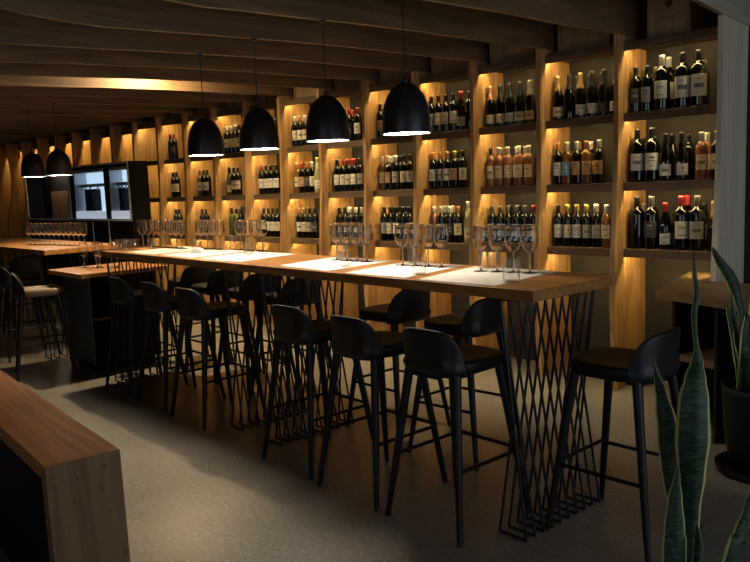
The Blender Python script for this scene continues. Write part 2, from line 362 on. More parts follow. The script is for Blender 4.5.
# profile (radius, height), shoulder start z, neck top, label radius
def shape(kind):
    if kind in 'bm':
        p = [(.030, 0), (.0365, .004), (.0375, .012), (.0375, .195), (.0355, .212), (.028, .226), (.0185, .236), (.0148, .248), (.0142, .285), (.0155, .287), (.0155, .298), (.013, .300)]; s = 1. if kind == 'b' else 1.17
        cap = [(.0152, .235), (.0150, .286), (.0163, .288), (.0163, .3005)]; lab = (.0379, .065, .160)
    elif kind == 'g':
        p = [(.032, 0), (.040, .004), (.041, .012), (.041, .140), (.038, .165), (.030, .195), (.021, .222), (.0155, .245), (.0142, .285), (.0155, .287), (.0155, .298), (.013, .300)]; s = 1.03
        cap = [(.0168, .240), (.0150, .286), (.0163, .288), (.0163, .3005)]; lab = (.0414, .035, .105)
    elif kind == 'c':
        p = [(.034, 0), (.043, .005), (.044, .014), (.044, .135), (.042, .155), (.034, .190), (.024, .222), (.017, .25), (.0150, .285), (.0175, .290), (.0175, .312), (.012, .317)]; s = 1.
        cap = [(.0300, .205), (.0245, .222), (.0176, .25), (.0157, .285), (.0182, .290), (.0182, .313), (.0125, .3185)]; lab = (.0444, .03, .095)
    else:
        p = [(.028, 0), (.0365, .004), (.0372, .012), (.0372, .15), (.035, .18), (.028, .22), (.020, .26), (.0148, .29), (.0140, .325), (.0152, .327), (.0152, .336), (.012, .338)]; s = 1.
        cap = [(.0150, .292), (.0148, .326), (.0160, .328), (.0160, .3385)]; lab = (.0376, .04, .12)
    w = 1.33 if kind == 'm' else s
    f = lambda q: [(a*(w if b < .245 else s), b*s) for a, b in q]
    return f(p), f(cap), (lab[0]*w, lab[1]*s, lab[2]*s)
SHP = {k: shape(k) for k in 'bmgch'}
MC = {}
def cached(key, fn):
    if key not in MC: MC[key] = fn()
    return MC[key]
ROWZ = [Z2+LIP, Z3+LIP, Z4+LIP]
# px along the shelf, shape, capsule, label, glass; * = stands in the second row
BT = {
 (0, 0): '631bkkd 637bgnd* 645.5bkgd 653bgnd* 662mswd 668.6mscd* 683mkWd 698mkWd 704bgnd*',
 (0, 1): '633mkwd 639bknd* 646mkwd 655bknd* 664gkwd 672gknd* 681.7gkwd 689bknd* 701.5bscp 707bwcp* 717bscd',
 (0, 2): '633mknd 641bgnd* 648mgkd 665grwd 681mrwd 687mrgd* 697mggd 704bkgd* 714cond',
 (1, 0): '555cocd 564.5cknd 571.5cowd 577ckkd* 584ckwd 590cknd* 596ckkd 602cknd* 609cgwd',
 (1, 1): '556bnwd 561bnkd* 567bwba 574bwtd 579bnkd* 585bnta 591bwtd* 599.5bwtd',
 (1, 2): '553bkwd 558bywd* 563.5bycd 567.5bywd* 571.5bywd 576byKd* 581bygd 591bwgd 595bwgd* 599bwca 608bwct',
 (2, 0): '487.5cpcd 497ckcd 505ckgd 515ckcd 521cknd* 525.5cgcd',
 (2, 1): '487bkcp 493bscp* 497.5bwcp 503bkcp* 508bwcp 513.5bwcp* 519bwcp 524bscp* 529bwcp',
 (2, 2): '487bgwd 493.5bgwd 499bgbd 505bgwd 510bkwd* 514bggd 519.5bknd* 523brwd 530brwd',
 (3, 0): '426bkgd 432bkcd 439bkcd 447bkwd 453grcd 463bknd',
 (3, 1): '427bnwd 435bngd 443.5bnwd 448blnd* 452bltd 458bkwd* 463bkwd',
 (3, 2): '431bwnp 441bwkd 446bwnd* 450bwkd 453.5bwnd* 458bncd 468.5hwct',
 (4, 0): '375.5bktd 381.5bktd',
 (4, 1): '378bwca 383.5bwnd* 389bwtd 396bwgd 401bknd* 404.5bkcd 410bkgd',
 (4, 2): '378bkwd 382bknd* 385.5bkcd 391bkwd 396bknd* 400bkkd 405bknd* 410bkcd',
 (5, 0): '344brtd 349brkd 353brnd* 358brwd',
 (5, 1): '330.5bkwd 335bknd* 340brwd 343brnd* 346.5brcd 353.5brwd 359bkgd',
 (5, 2): '334bknd 338bwnd* 342bkwd 348.5bwkd 354.5bwwd 360bwnd',
 (6, 0): '290bwcd 296.5bpwd 303bwcd 308bwwd',
 (6, 1): '292bnca 297brtd 302bnkd 305brnd* 309bwcd 313.5hywt',
 (6, 2): '295bpwd 302bpcd 308bkgd 315bkkd',
 (7, 0): '276bkwd',
 (7, 1): '255brwd 260bknd* 265.5bkwd 271bkwd 276.5bkwd',
 (7, 2): '259bkcd 266bkwd 272bkwd 277bkcd',
 (8, 0): '221.5bwwd 226bwcd 231.5bwcd 236bkcd',
 (8, 1): '224gkcv 230bkcd 235.5bkcd',
 (8, 2): '225gknv 228cknv* 231bkkv 234gknv* 237bkkd',
 (9, 1): '195.8bnca 201bkgd 204bkwd',
 (9, 2): '199bkwd 204bkgd',
 (10, 0): '169.8brkd 174brkd',
 (10, 1): '168.5bkwd 174bkcd',
 (10, 2): '171bkkd 175.5bkkd',
}
RAD = {'b': .038, 'm': .0505, 'g': .0427, 'c': .0445, 'h': .038}
def parse(spec):
    back = spec.endswith('*'); spec = spec.rstrip('*'); k = 0
    while spec[k] in '0123456789.': k += 1
    return float(spec[:k]), back, spec[k], spec[k+1], spec[k+2], spec[k+3]
def place_row(n, row, specs):
    z = ROWZ[row]; zc = z+.16; out = []
    for q in specs:
        px, back, kind, cap, lab, bod = parse(q)
        y = 5.058 if back else 4.932
        p = atY(px, 200, y)
        for _ in range(4):      # settle on the sight line at the bottle's own middle height
            d = Vector((p.x, y, zc))-EYE; p = atY(px, 281-F*d.dot(up)/d.dot(fw), y)
        out.append([p.x, y, kind, cap, lab, bod])
    lo, hi = xn(n)+.004, xn(n-1)-TH-.004
    while True:                 # a full front row sends its middle bottle to the back
        fr = [b for b in out if b[1] == 4.932]
        if sum(2*RAD[b[2]]+.002 for b in fr) < hi-lo: break
        fr[len(fr)//2][1] = 5.058
    lo, hi = xn(n)+.004, xn(n-1)-TH-.004
    for y in (5.058, 4.932):    # bottles of one row stand clear of each other
        r = sorted([b for b in out if b[1] == y], key=lambda b: b[0])
        for _ in range(600):
            for a, b in zip(r, r[1:]):
                gap = RAD[a[2]]+RAD[b[2]]+.0015-(b[0]-a[0])
                if gap > 0: a[0] -= gap/2; b[0] += gap/2
            for b in r: b[0] = min(max(b[0], lo+RAD[b[2]]), hi-RAD[b[2]])
    out.sort(key=lambda b: b[0])
    for i, b in enumerate(out): bottle(n, row, i, z, *b)
def bottle(n, row, i, z, x, y, kind, cap, lab, bod):
    low = lab.lower()
    lb = ('%s %s-capped wine bottle, %s from left on %s shelf, %s bay from post' % (BODM[bod][0], CAPC[cap][0], ORD[i], ROWN[row], ORD[n]))
    t = thing('wine_bottle', lb, 'bottle', (x, y, z), rnd.uniform(-.35, .25)+.45, 'bottles on the %s shelf' % ROWN[row])
    prof, cprof, lz = SHP[kind]
    link('bottle_body', cached((kind, 'body', bod), lambda: MB().lathe(prof, 20).mesh('bottle_body', BODM[bod][1])), t)
    link('capsule', cached((kind, 'cap', cap), lambda: MB().lathe(cprof, 16).mesh('capsule', CAPM[cap])), t)
    if low in LABC:
        st = 1 if lab == 'W' else rnd.randrange(4)
        wide = 1.15 if lab == 'W' else .95
        z0, z1 = lz[1], lz[2]
        if lab == 'W': z0 -= .01; z1 += .012
        link('paper_label', cached((kind, 'lab', lab, st), lambda: MB().arc(lz[0], z0, z1, -PI/2-wide, -PI/2+wide).mesh('paper_label', LABM[('w' if lab == 'W' else low, st)])), t)
for (n, row), q in BT.items(): place_row(n, row, q.split())

# ------------------------------------------------------------------ tasting tables
TX, TY, PH, TZ, TT, TD = -1.6374, 2.4462, -.0529, 1.0315, .044, .585
cp, sp_ = math.cos(PH), math.sin(PH)
def tab(u, v, z=TZ): return Vector((TX+cp*u-sp_*v, TY+sp_*u+cp*v, z))
def inv_tab(p): dx, dy = p.x-TX, p.y-TY; return cp*dx+sp_*dy, -sp_*dx+cp*dy
def wire_base(b1, b2, top, v0, v1, K=10):
    m = MB(); r = .0056; dv = (v1-v0)/(K-1); c = (b1+b2)/2; t1 = c+.022; t2 = c-.022
    for k in range(K):
        v = v0+dv*k
        m.tube((b1, v, r), (b2, v, r), r, n=6)
        m.tube((b1, v, r), (t2-.02, max(v0, v-dv*1.15), top), r, n=6)
        m.tube((b2, v, r), (t1+.02, min(v1, v+dv*1.15), top), r, n=6)
    m.box((t2-.03, v0-.01, top-.008), (t1+.03, v1+.01, top))
    return m
def table(u0, u1, bases, label, D=TD, z=TZ, loc=None, rz=PH):
    t = thing('tasting_table', label, 'table', loc or tab(0, 0, 0), rz, 'high tasting tables')
    MB().box((u0, 0, z-TT), (u1, D, z)).build('table_top', TOP, t, bevel=.003)
    for b1, b2 in bases: wire_base(b1, b2, z-TT, .025, D-.025).build('wire_base', IRON, t)
    return t
table(-2.0855, 0, [(-.071, -.207), (-1.79, -1.93)], 'long high oak table on black wire bases, its bare end facing the snake plants')
table(-4.09, -2.0875, [(-2.196, -2.33), (-3.95, -4.08)], 'long high oak table joined end to end between the near table and the dark counter')
tl = table(-2.7, 0, [(-.12, -.26), (-2.3, -2.44)], 'separate high oak table in the far corner before the wine dispensers', .72, 1.0, Vector((-6.83, 2.66, 0)), -.02)

# placemats
MATS = [((-.22, .035), (-.645, .025), (-.765, .545), (-.29, .56)), ((-.735, .035), (-1.15, .022), (-1.25, .52), (-.845, .55)), ((-1.30, .03), (-1.76, .06), (-1.87, .52), (-1.37, .53)),
        ((-2.19, .06), (-2.66, .05), (-2.76, .53), (-2.30, .55)), ((-2.76, .05), (-3.2, .06), (-3.28, .53), (-2.84, .54)), ((-3.3, .05), (-3.74, .05), (-3.8, .54), (-3.36, .54))]
MATW = ['first', 'second', 'third', 'fourth', 'fifth', 'sixth']
for i, q in enumerate(MATS):
    c = tab(sum(a for a, b in q)/4, sum(b for a, b in q)/4, TZ)
    m = MB(); pts = [tab(a, b, 0)-Vector((c.x, c.y, 0)) for a, b in q]
    m.prism([(p.x, p.y) for p in pts], 'z', .0003, .0018)
    o = m.build('placemat', PAPER); o.location = c
    tag(o, 'white paper placemat on the oak tables, %s from the end by the plants' % MATW[i], 'placemat', 'paper placemats on the tasting tables')

# glasses
def make_wine_glass():
    t = thing('wine_glass', 'x', 'wine glass')
    w = .0012
    outer = [(.0004, .0918), (.004, .0919), (.0048, .0921), (.012, .0945), (.024, .104), (.0335, .120), (.0385, .140), (.0385, .158), (.0355, .185), (.0316, .2142), (.0313, .215)]
    inner = [(max(.0004, r-w), z+(.003 if z < .1 else .0006)) for r, z in outer]; inner[-1] = (.0313-w+.0002, .215); inner[-2] = (.0316-w, .2142)
    MB().lathe(outer+inner[::-1], 28, cap=False).build('glass_bowl', GLASS, t)
    MB().lathe([(.0004, .0083), (.0046, .0083), (.0048, .0086), (.0036, .02), (.0033, .06), (.0038, .085), (.0045, .0913), (.0042, .0916), (.0004, .0916)], 12).build('glass_stem', GLASS, t)
    MB().lathe([(.0004, 0), (.0355, 0), (.0362, .0002), (.0365, .0012), (.02, .003), (.0075, .005), (.0052, .0078), (.0048, .008), (.0004, .008)], 28).build('glass_foot', GLASS, t)
    return t
WG = make_wine_glass(); WGU = [False]
def wglass(p, label, group):
    if not WGU[0]:
        WG.location = p; WG['label'] = label; WG['group'] = group; WGU[0] = True; return WG
    return copy_tree(WG, p, rnd.uniform(0, 6), label, group)
SETS = [[(481.4, 272), (497.5, 272.2), (513.4, 272.5), (530, 272.8)], [(403.3, 265.7), (416, 266.2), (428, 266.7), (442, 267.2)], [(337.6, 260.7), (346.6, 261), (356.8, 261.3), (367.5, 261.6)],
        [(241, 250.3), (248.5, 250.6), (255.5, 250.9), (263, 251.2)], [(202, 248.8), (208, 249), (214.5, 249.3), (221, 249.6)], [(166, 247.6), (171, 247.8), (176.5, 248), (182.3, 248.4)], [(143.6, 246.4), (149, 246.6), (154.5, 246.9), (160, 247.2)]]
MATN = ['first placemat from the plants', 'second placemat from the plants', 'third placemat from the plants', 'fourth placemat from the plants', 'fifth placemat from the plants', 'sixth placemat from the plants', 'corner by the dark counter']
FWD = Vector((-math.sin(YAW), math.cos(YAW), 0))
def glass_row(px, z, gap=.0815):      # a row of glasses standing clear of each other, slanting towards the viewer
    n = len(px); k = (n-1)/2; x0 = sum(a for a, b in px)/n; y0 = sum(b for a, b in px)/n
    c = atZ(x0, y0, z)-EYE; dist = math.hypot(c.x, c.y); sp = (px[-1][0]-px[0][0])/(n-1)
    a = sp*dist/F/(1+((x0-375)/F)**2); dz = math.sqrt(max(0, gap*gap-a*a))
    out = []
    for q in range(n):
        d = ray(x0+(q-k)*sp, y0); h = Vector((d.x, d.y, 0)).normalized()*(dist-(q-k)*dz)
        out.append(Vector((h.x, h.y, z)))
    return out
for i, st in enumerate(SETS):
    for j, p in enumerate(glass_row(st, TZ)):
        p.z = TZ+.0019
        wglass(p, 'stemmed wine glass, %s from left in the row on the %s' % (ORD[j], MATN[i]), 'wine glasses on the tasting tables')
for j, p in enumerate(glass_row([(20+4.9*k_, 246) for k_ in range(12)], 1.0)):
    wglass(p+Vector((0, .1, 0)), 'stemmed wine glass, %s from the left on the separate far corner table' % ORD[j], 'wine glasses on the far table')
CT = .85
for j, (x, y) in enumerate([(-6.44, 2.84), (-6.36, 2.92), (-6.27, 2.90), (-6.22, 3.0), (-6.12, 2.98)]):
    wglass(Vector((x, y, CT)), 'stemmed wine glass, %s from the left among five on the dark counter' % ORD[j], 'wine glasses on the dark counter')
def tumbler_mesh(r, h, taper=.9):
    w = .0016
    return MB().lathe([(.0004, 0), (r*taper*.95, 0), (r*taper*.985, .0003), (r*taper, .0014), (r*taper+.0003, .004), (r, h-.001), (r-.0003, h), (r-w+.0003, h), (r-w, h-.001), (r*taper-w, .010), (r*taper-w-.001, .0075), (r*taper-w-.003, .0065), (.0004, .006)], 26, cap=False).mesh('tumbler', TUMG)
TUMG = thin_glass('tumbler_glass', (.985, .985, .985), .05)
TMS = {k: tumbler_mesh(*v) for k, v in {'big': (.039, .098), 'tall': (.026, .10), 'mid': (.034, .082), 'sm': (.031, .085)}.items()}
for k, q, lab in [('big', (511.5, 282), 'wide clear water tumbler at the front of the first placemat, nearest the bare table end'), ('tall', (479, 270.8), 'narrow clear tumbler behind the leftmost wine glass of the first placemat'), ('mid', (493, 268), 'small clear tumbler among the wine glass stems on the first placemat'),
                  ('mid', (420, 274.5), 'low clear tumbler at the front of the second placemat from the plants'), ('tall', (407, 265), 'narrow clear tumbler behind the wine glasses on the second placemat'),
                  ('mid', (345.5, 266.5), 'low clear tumbler at the front of the third placemat from the plants'), ('tall', (335.5, 259.8), 'narrow clear tumbler behind the wine glasses on the third placemat'),
                  ('mid', (249, 254.5), 'low clear tumbler in front of the glasses on the fourth placemat'), ('tall', (229, 250.6), 'narrow clear tumbler beside the glasses on the fifth placemat'), ('sm', (196, 249.5), 'low clear tumbler at the left of the fifth placemat'),
                  ('sm', (152, 249), 'small clear tumbler in front of the glass row nearest the dark counter')]:
    p = atZ(*q, TZ); u, v = inv_tab(p); v += .07 if k == 'tall' else 0; u -= .03 if k == 'tall' else 0; p = tab(u, min(v, .55)); p.z = TZ+.0018
    o = link('tumbler', TMS[k]); o.location = p; tag(o, lab, 'tumbler', 'water tumblers on the tasting tables')
for j, q in enumerate([(115.5, 250.6), (119.5, 249.6), (123.5, 250.7), (127.5, 249.7), (132, 250.4), (136, 249.5)]):
    p = atZ(*q, TZ); u, v = inv_tab(p); p = tab(max(u, -4.05), min(v, .545))
    o = link('tumbler', TMS['sm']); o.location = p; tag(o, 'upright clear tumbler, %s from the left on the table end by the dark counter' % ORD[j], 'tumbler', 'tumblers on the far table end')
# folded napkin by the fifth placemat
p = atZ(198, 253, TZ+.0018); nb = MB()
nb.prism([(-.05, 0), (.05, 0), (.03, .028), (.0, .034), (-.035, .024)], 'y', -.03, .03)
o = nb.build('folded_napkin', PAPER, None, bevel=.004); o.location = p; o.rotation_euler = (0, 0, .5); tag(o, 'small folded white napkin standing on the fifth placemat from the plants', 'napkin')

# ------------------------------------------------------------------ bar stools
def sup(a, hx, hy, e=2.7):
    c, s = math.cos(a), math.sin(a)
    return (hx*math.copysign(abs(c)**(2/e), c), hy*math.copysign(abs(s)**(2/e), s))
def make_stool():
    t = thing('bar_stool', 'x', 'bar stool')
    n = 40; m = MB(); rings = [(.78, .664), (.92, .670), (1., .688), (1., .714), (.97, .724), (.86, .726), (.55, .719), (.2, .717)]
    vs = []
    for s, z in rings:
        for k in range(n):
            x, y = sup(2*PI*k/n, .180, .188, 3.2); vs.append((x*s, y*s, z+.010*max(0, (y*s-.08))))
    fs = [(j*n+k, j*n+(k+1) % n, (j+1)*n+(k+1) % n, (j+1)*n+k) for j in range(len(rings)-1) for k in range(n)] + [tuple(range(n))[::-1], tuple((len(rings)-1)*n+k for k in range(n))]
    m.add(vs, fs, True).build('seat', SEATM, t)
    # wrap-around back shell: tall in the middle of the back, sweeping down to the seat at both sides
    m = MB(); K = 36; J = 9; A = math.radians(66); th = .016
    vo = []; 
    for side in (0, 1):
        for k in range(K+1):
            a = -PI/2 + A*(2*k/K-1); w = abs(2*k/K-1)
            top = .700 + .160*max(0., 1-(w/.985)**3.)**.55
            for j in range(J+1):
                f = j/J; z = .664+(top-.664)*f
                lean = 1.0 if z > .707 else .975+.085*(z-.664)/.042
                x, y = sup(a, .180, .190, 3.2); rr = math.hypot(x, y); g = (rr*lean-(0 if side == 0 else th))/rr
                vo.append((x*g, y*g-(.012*max(0, z-.7)/.16), z))
    B = (K+1)*(J+1); q = lambda s, k, j: s*B+k*(J+1)+j
    fs = []
    for k in range(K):
        for j in range(J):
            fs.append((q(0, k, j), q(0, k+1, j), q(0, k+1, j+1), q(0, k, j+1))); fs.append((q(1, k, j), q(1, k, j+1), q(1, k+1, j+1), q(1, k+1, j)))
        fs.append((q(0, k, J), q(0, k+1, J), q(1, k+1, J), q(1, k, J))); fs.append((q(0, k, 0), q(1, k, 0), q(1, k+1, 0), q(0, k+1, 0)))
    for k in (0, K):
        for j in range(J): fs.append((q(0, k, j), q(0, k, j+1), q(1, k, j+1), q(1, k, j)))
    m.add(vo, fs, True).build('backrest', SHELLM, t)
    tops = {}
    for sx in (-1, 1):
        for sy in (-1, 1):
            f = Vector((sx*.213, .225 if sy > 0 else -.225, 0)); p = Vector((sx*.135, .135 if sy > 0 else -.135, .672))
            tops[sx, sy] = (f, p)
            MB().tube(f, f.lerp(p, .5), .0115, .017, 12).tube(f.lerp(p, .5), p, .017, .0205, 12).build('leg', BLACKW, t)
    at = lambda k, z: tops[k][0].lerp(tops[k][1], z/.672)
    for a, b, z in (((-1, -1), (-1, 1), .285), ((1, -1), (1, 1), .285), ((-1, 1), (1, 1), .30)):
        MB().tube(at(a, z), at(b, z), .0085, n=8).build('stretcher', BLACKW, t)
    return t
STOOL = make_stool()
SPOTS = [(-1.475, 2.83, PI/2-.03, 'black bar stool pulled up to the bare table end beside the snake plant'),
 (-2.085, 2.505, -.05, 'black bar stool on the open floor side, first from the bare table end'),
 (-2.585, 2.535, -.06, 'black bar stool on the open floor side, second from the bare table end'),
 (-3.105, 2.585, -.05, 'black bar stool on the open floor side, third from the bare table end'),
 (-4.235, 2.68, -.05, 'black bar stool on the open floor side, third from the dark counter'),
 (-4.78, 2.725, -.06, 'black bar stool on the open floor side, second from the dark counter'),
 (-5.33, 2.755, -.05, 'black bar stool on the open floor side, next to the dark counter'),
 (-2.57, 3.17, PI/2+.03, 'black bar stool on the bottle wall side, first from the bare table end'),
 (-3.15, 3.245, PI/2-.04, 'black bar stool on the bottle wall side, second from the bare table end'),
 (-4.21, 3.29, PI/2-.03, 'black bar stool on the bottle wall side, third from the bare table end'),
 (-4.71, 3.33, PI/2-.06, 'black bar stool on the bottle wall side, fourth from the bare table end'),
 (-5.21, 3.36, PI/2-.02, 'black bar stool on the bottle wall side, fifth from the bare table end'),
 (-5.76, 3.47, PI/2-.08, 'black bar stool on the bottle wall side, farthest along the joined tables'),
 (-6.43, 2.435, -.33, 'black stool with a tan seat standing at the end of the dark counter'),
 (-7.36, 2.63, -.05, 'black bar stool at the far corner table, beside the tan-seated stool'),
 (-8.55, 3.10, PI/2-.1, 'black bar stool half under the far corner table, its broad back to the room')]
tan = None
for i, (x, y, rz, lab) in enumerate(SPOTS):
    if i == 0: o = STOOL; o.location = (x, y, 0); o.rotation_euler = (0, 0, rz); o['label'] = lab; o['group'] = 'black bar stools'
    else: o = copy_tree(STOOL, (x, y, 0), rz, lab)
    if 'tan seat standing' in lab:
        for c in o.children:
            if c.name.startswith('seat'):
                c.data = c.data.copy(); c.data.materials.clear(); c.data.materials.append(SEATT); c['label'] = 'tan brown seat'

# ------------------------------------------------------------------ pendant lamps
def pendant(n, y, z, label, i):
    x = xn(n)-TH/2+.008; k = x/(xn(n)-.0335); y *= k; z = H+(z-H)*k
    t = thing('pendant_lamp', label, 'lamp', (x, y, z), 0, 'black dome pendant lamps')
    R = .116; Hh = .240; out = []
    for k in range(15):
        f = k/14; a = f*PI/2
        zz = Hh*math.sin(a); rr = R*max(0., 1-(zz/Hh)**2.75)**.5
        out.append((rr, zz))
    out[0] = (R, 0); out[-1] = (.010, Hh)
    inn = [(max(.004, r-.0035), max(0, z_-.0035*(z_/Hh))) for r, z_ in out]
    sh = MB().lathe(out+inn[::-1], 40, cap=False).build('lamp_shade', LAMPM, t)
    MB().lathe([(R-.004, .004), (R-.012, .003), (.0005, .003)], 40, cap=False).build('diffuser', LAMPW, t)
    MB().lathe([(.013, Hh-.004), (.013, Hh+.012), (.005, Hh+.022)], 14).build('cord_grip', LAMPM, t)
    zb = interp(beam_curve(n), y)-z
    MB().tube((0, 0, Hh+.02), (0, 0, zb), .0032, n=8).build('cord', IRON, t)
    MB().lathe([(.018, zb-.012), (.018, zb)], 14).build('ceiling_cup', LAMPM, t)
for i, (n, y, z, lab) in enumerate([(0, 2.762, 1.693, 'black dome pendant lamp over the tables, nearest the bare table end'), (1, 2.785, 1.699, 'black dome pendant lamp over the tables, second from the bare end'),
        (2, 2.772, 1.690, 'black dome pendant lamp over the tables, third from the bare end'), (3, 2.784, 1.687, 'black dome pendant lamp over the tables, fourth from the bare end'),
        (8, 3.069, 1.664, 'black dome pendant lamp over the far corner table, nearer the main tables'), (9, 3.06, 1.670, 'black dome pendant lamp over the far corner table, farther from the main tables')]): pendant(n, y, z, lab, i)

# spotlight tucked between two beams over the dark counter
x = (xn(5)+xn(6)-TH)/2+.0
t = thing('ceiling_spotlight', 'small black spotlight tucked up between two ceiling beams above the dark counter', 'spotlight', (x, 3.35, 2.58))
MB().lathe([(.04, 0), (.045, .01), (.045, .11), (.02, .125)], 20).build('housing', LAMPM, t)
MB().lathe([(.034, -.001), (.0005, -.0012)], 20, cap=False).build('bulb', emit('spot_bulb', (1, .74, .4), 6000), t)
MB().tube((0, 0, .12), (0, 0, ZC-2.58), .008).build('stem', IRON, t)

# ------------------------------------------------------------------ dark counter at the table end
t = thing('service_counter', 'low dark service counter with an oak top at the far end of the joined tables', 'counter', (-6.28, 2.60, 0), -.03)
MB().box((-.32, -.03, CT-.035), (.40, .72, CT)).build('counter_top', TOP, t, bevel=.003)
MB().box((-.30, .10, .08), (.20, .12, CT-.035)).build('end_panel', CABB, t, bevel=.002)
b = MB().box((-.30, .12, .08), (-.28, .68, CT-.035)).box((-.34, .12, .08), (.24, .68, .10)).box((-.34, .66, .10), (.24, .68, CT-.035)).box((-.34, .26, .10), (.24, .28, CT-.035)).box((.22, .28, .10), (.24, .66, CT-.035))
b.build('carcass', CABM, t)
MB().box((-.33, .12, .44), (.23, .26, .46)).build('inner_shelf', SHELF, t)
MB().box((-.27, .15, 0), (.2, .64, .08)).build('plinth', CABM, t)

# ------------------------------------------------------------------ wine dispensers on the far wall
YC, DY = 4.40, .25
xr = -8.56; xl = -11.75; zt, zl = 1.855, 1.175
xm = atY(71.5, 200, YC).x; xq = atY(106.5, 200, YC).x
t = thing('dispenser_cabinet', 'tall black cabinet with open niches holding the wine dispensers on far wall', 'cabinet', ((xl+xr)/2, YC, 0))
cx = (xl+xr)/2; X_ = lambda x: x-cx
b = MB().box((X_(xl), 0, 0), (X_(xr), DY, zl-.03)).box((X_(xl), DY-.02, zl-.03), (X_(xr), DY, zt)).box((X_(xl), 0, zt-.05), (X_(xr), DY-.02, zt)).box((X_(xr)-.03, 0, zl-.03), (X_(xr), DY-.02, zt-.05)).box((X_(xl), 0, zl-.03), (X_(xl)+.03, DY-.02, zt-.05))
b.box((X_(xm)-.04, .004, zl-.03), (X_(xm)+.04, DY-.02, zt-.05)).box((X_(xq)-.04, .004, zl-.03), (X_(xq)+.04, DY-.02, zt-.05))
b.build('carcass', CABM, t)
MB().box((X_(xl)+.4, .1, zt-.056), (X_(xm)-.2, .125, zt-.0502)).build('niche_light', emit('niche_led', (1, .8, .55), 34), t)
e = MB().box((X_(xl), -.012, zl-.03), (X_(xr), 0, zl-.004)).box((X_(xl), -.012, zl), (X_(xl)+.03, 0, zt)).box((X_(xm)-.045, -.012, zl), (X_(xm)-.015, 0, zt)).box((X_(xl), -.012, zt-.022), (X_(xr), 0, zt)).box((X_(xr)-.022, -.012, zl), (X_(xr), 0, zt-.022))
e.build('edge_trim', EDGE, t)
for k, px in enumerate((94, 110)):
    xd = X_(atY(px, 235, YC).x); MB().box((xd-.008, -.006, .1), (xd+.008, 0, zl-.04)).build('door_seam', EDGE, t)
TRAY = emit('steel_tray_painted_glow', (.72, .82, 1), .42)  # glow put into the tray to stand for light on its steel
SCREEN = emit('dispenser_backlight', (.62, .80, 1), 1.4)
for nm, xa, xb in (('the larger, left of the pair', xm+.06, xq-.05), ('the smaller, right of the pair', xq+.06, xr-.05)):
    w = xb-xa; d = thing('wine_dispenser', 'backlit steel wine dispenser in the black cabinet, %s' % nm, 'wine dispenser', ((xa+xb)/2, YC+.02, zl-.03), 0, 'backlit wine dispensers')
    h = zt-.05-zl+.03-.005
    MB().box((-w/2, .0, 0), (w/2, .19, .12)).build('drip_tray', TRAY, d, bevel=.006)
    MB().box((-w/2, .0, .12), (-w/2+.03, .19, h)).box((w/2-.03, 0, .12), (w/2, .19, h)).box((-w/2+.03, 0, h-.04), (w/2-.03, .19, h)).build('steel_frame', STEEL, d, bevel=.004)
    MB().box((-w/2+.03, .17, .12), (w/2-.03, .19, h-.04)).build('backlit_panel', SCREEN, d)
    MB().box((-w/2+.05, .06, h*.66), (w/2-.05, .12, h*.72)).build('tap_rail', STEEL, d, bevel=.004)
    nb_ = 8 if w > 1 else 4
    for k in range(nb_):
        xx = -w/2+.12+(w-.24)*k/(nb_-1)
        MB().tube((xx, .05, h*.60), (xx, .09, h*.69), .012, n=8).build('spout', STEEL, d)
    MB().box((-w*.06, .02, h*.42), (w*.02, .06, h*.58)).tube((-w*.02, .05, .121), (-w*.02, .05, h*.45), .02, n=8).build('control_post', CABM, d)
    if w < 1.2: MB().box((-w*.35, .08, .12), (-w*.02, .16, h*.62)).build('bottle_chamber', CABM, d)
    MB().box((-w/2+.031, .001, .125), (w/2-.031, .007, h-.042)).build('glass_door', PANE, d)
a = atY(51, 217, YC+.1); b_ = atY(64, 217, YC+.1)
o = MB().box((-.33, 0, 0), (.33, .03, .40)).build('serving_board', wood('board_beech', (.25, .15, .08), (.38, .24, .13), 'z', 8, .5, .2), None, bevel=.006)
o.location = ((a.x+b_.x)/2, YC+.17, zl-.03); tag(o, 'upright beech serving board standing in the open niche of the black cabinet', 'serving board')
for j in range(3):
    p = atY(66.3+j*2.1, 216.5, YC+.1)
    o = thing('decanter', 'slim steel carafe in the cabinet niche, %s from the serving board' % ORD[j], 'carafe', (xm-.10-.115*(2-j), YC+.12, zl-.03), 0, 'steel carafes in the cabinet')
    MB().lathe([(.04, 0), (.045, .01), (.045, .2), (.028, .27), (.022, .33), (.03, .36)], 18).build('carafe_body', STEEL, o)

# ------------------------------------------------------------------ side desk by the grey post
t = thing('side_desk', 'brown oak side desk with a dark open cavity below, beside the grey post', 'desk', (-1.98, 4.18, 0))
poly = [(0, 0), (1.08, -.42), (1.08, .5), (.035, .5), (.035, .95), (-.2, .95)]
MB().prism(poly, 'z', .752, .80).build('desk_top', DESK, t, bevel=.003)
MB().prism([(.09, .02), (.11, .01), (.13, .48), (.1, .48)], 'z', 0, .752).build('side_panel', CABM, t)
MB().prism([(1.0, -.32), (1.03, -.33), (1.03, .45), (1.0, .45)], 'z', 0, .752).build('side_panel', CABM, t)
MB().prism([(.1, .46), (1.0, .42), (1.0, .44), (.1, .48)], 'z', 0, .752).build('back_panel', CABM, t)
MB().prism([(.37, -.09), (.39, -.10), (.41, .44), (.39, .44)], 'z', 0, .752).build('divider', CABM, t)
MB().prism([(.13, .03), (.37, -.06), (.39, .43), (.13, .45)], 'z', .40, .44).build('inner_shelf', DESK, t)

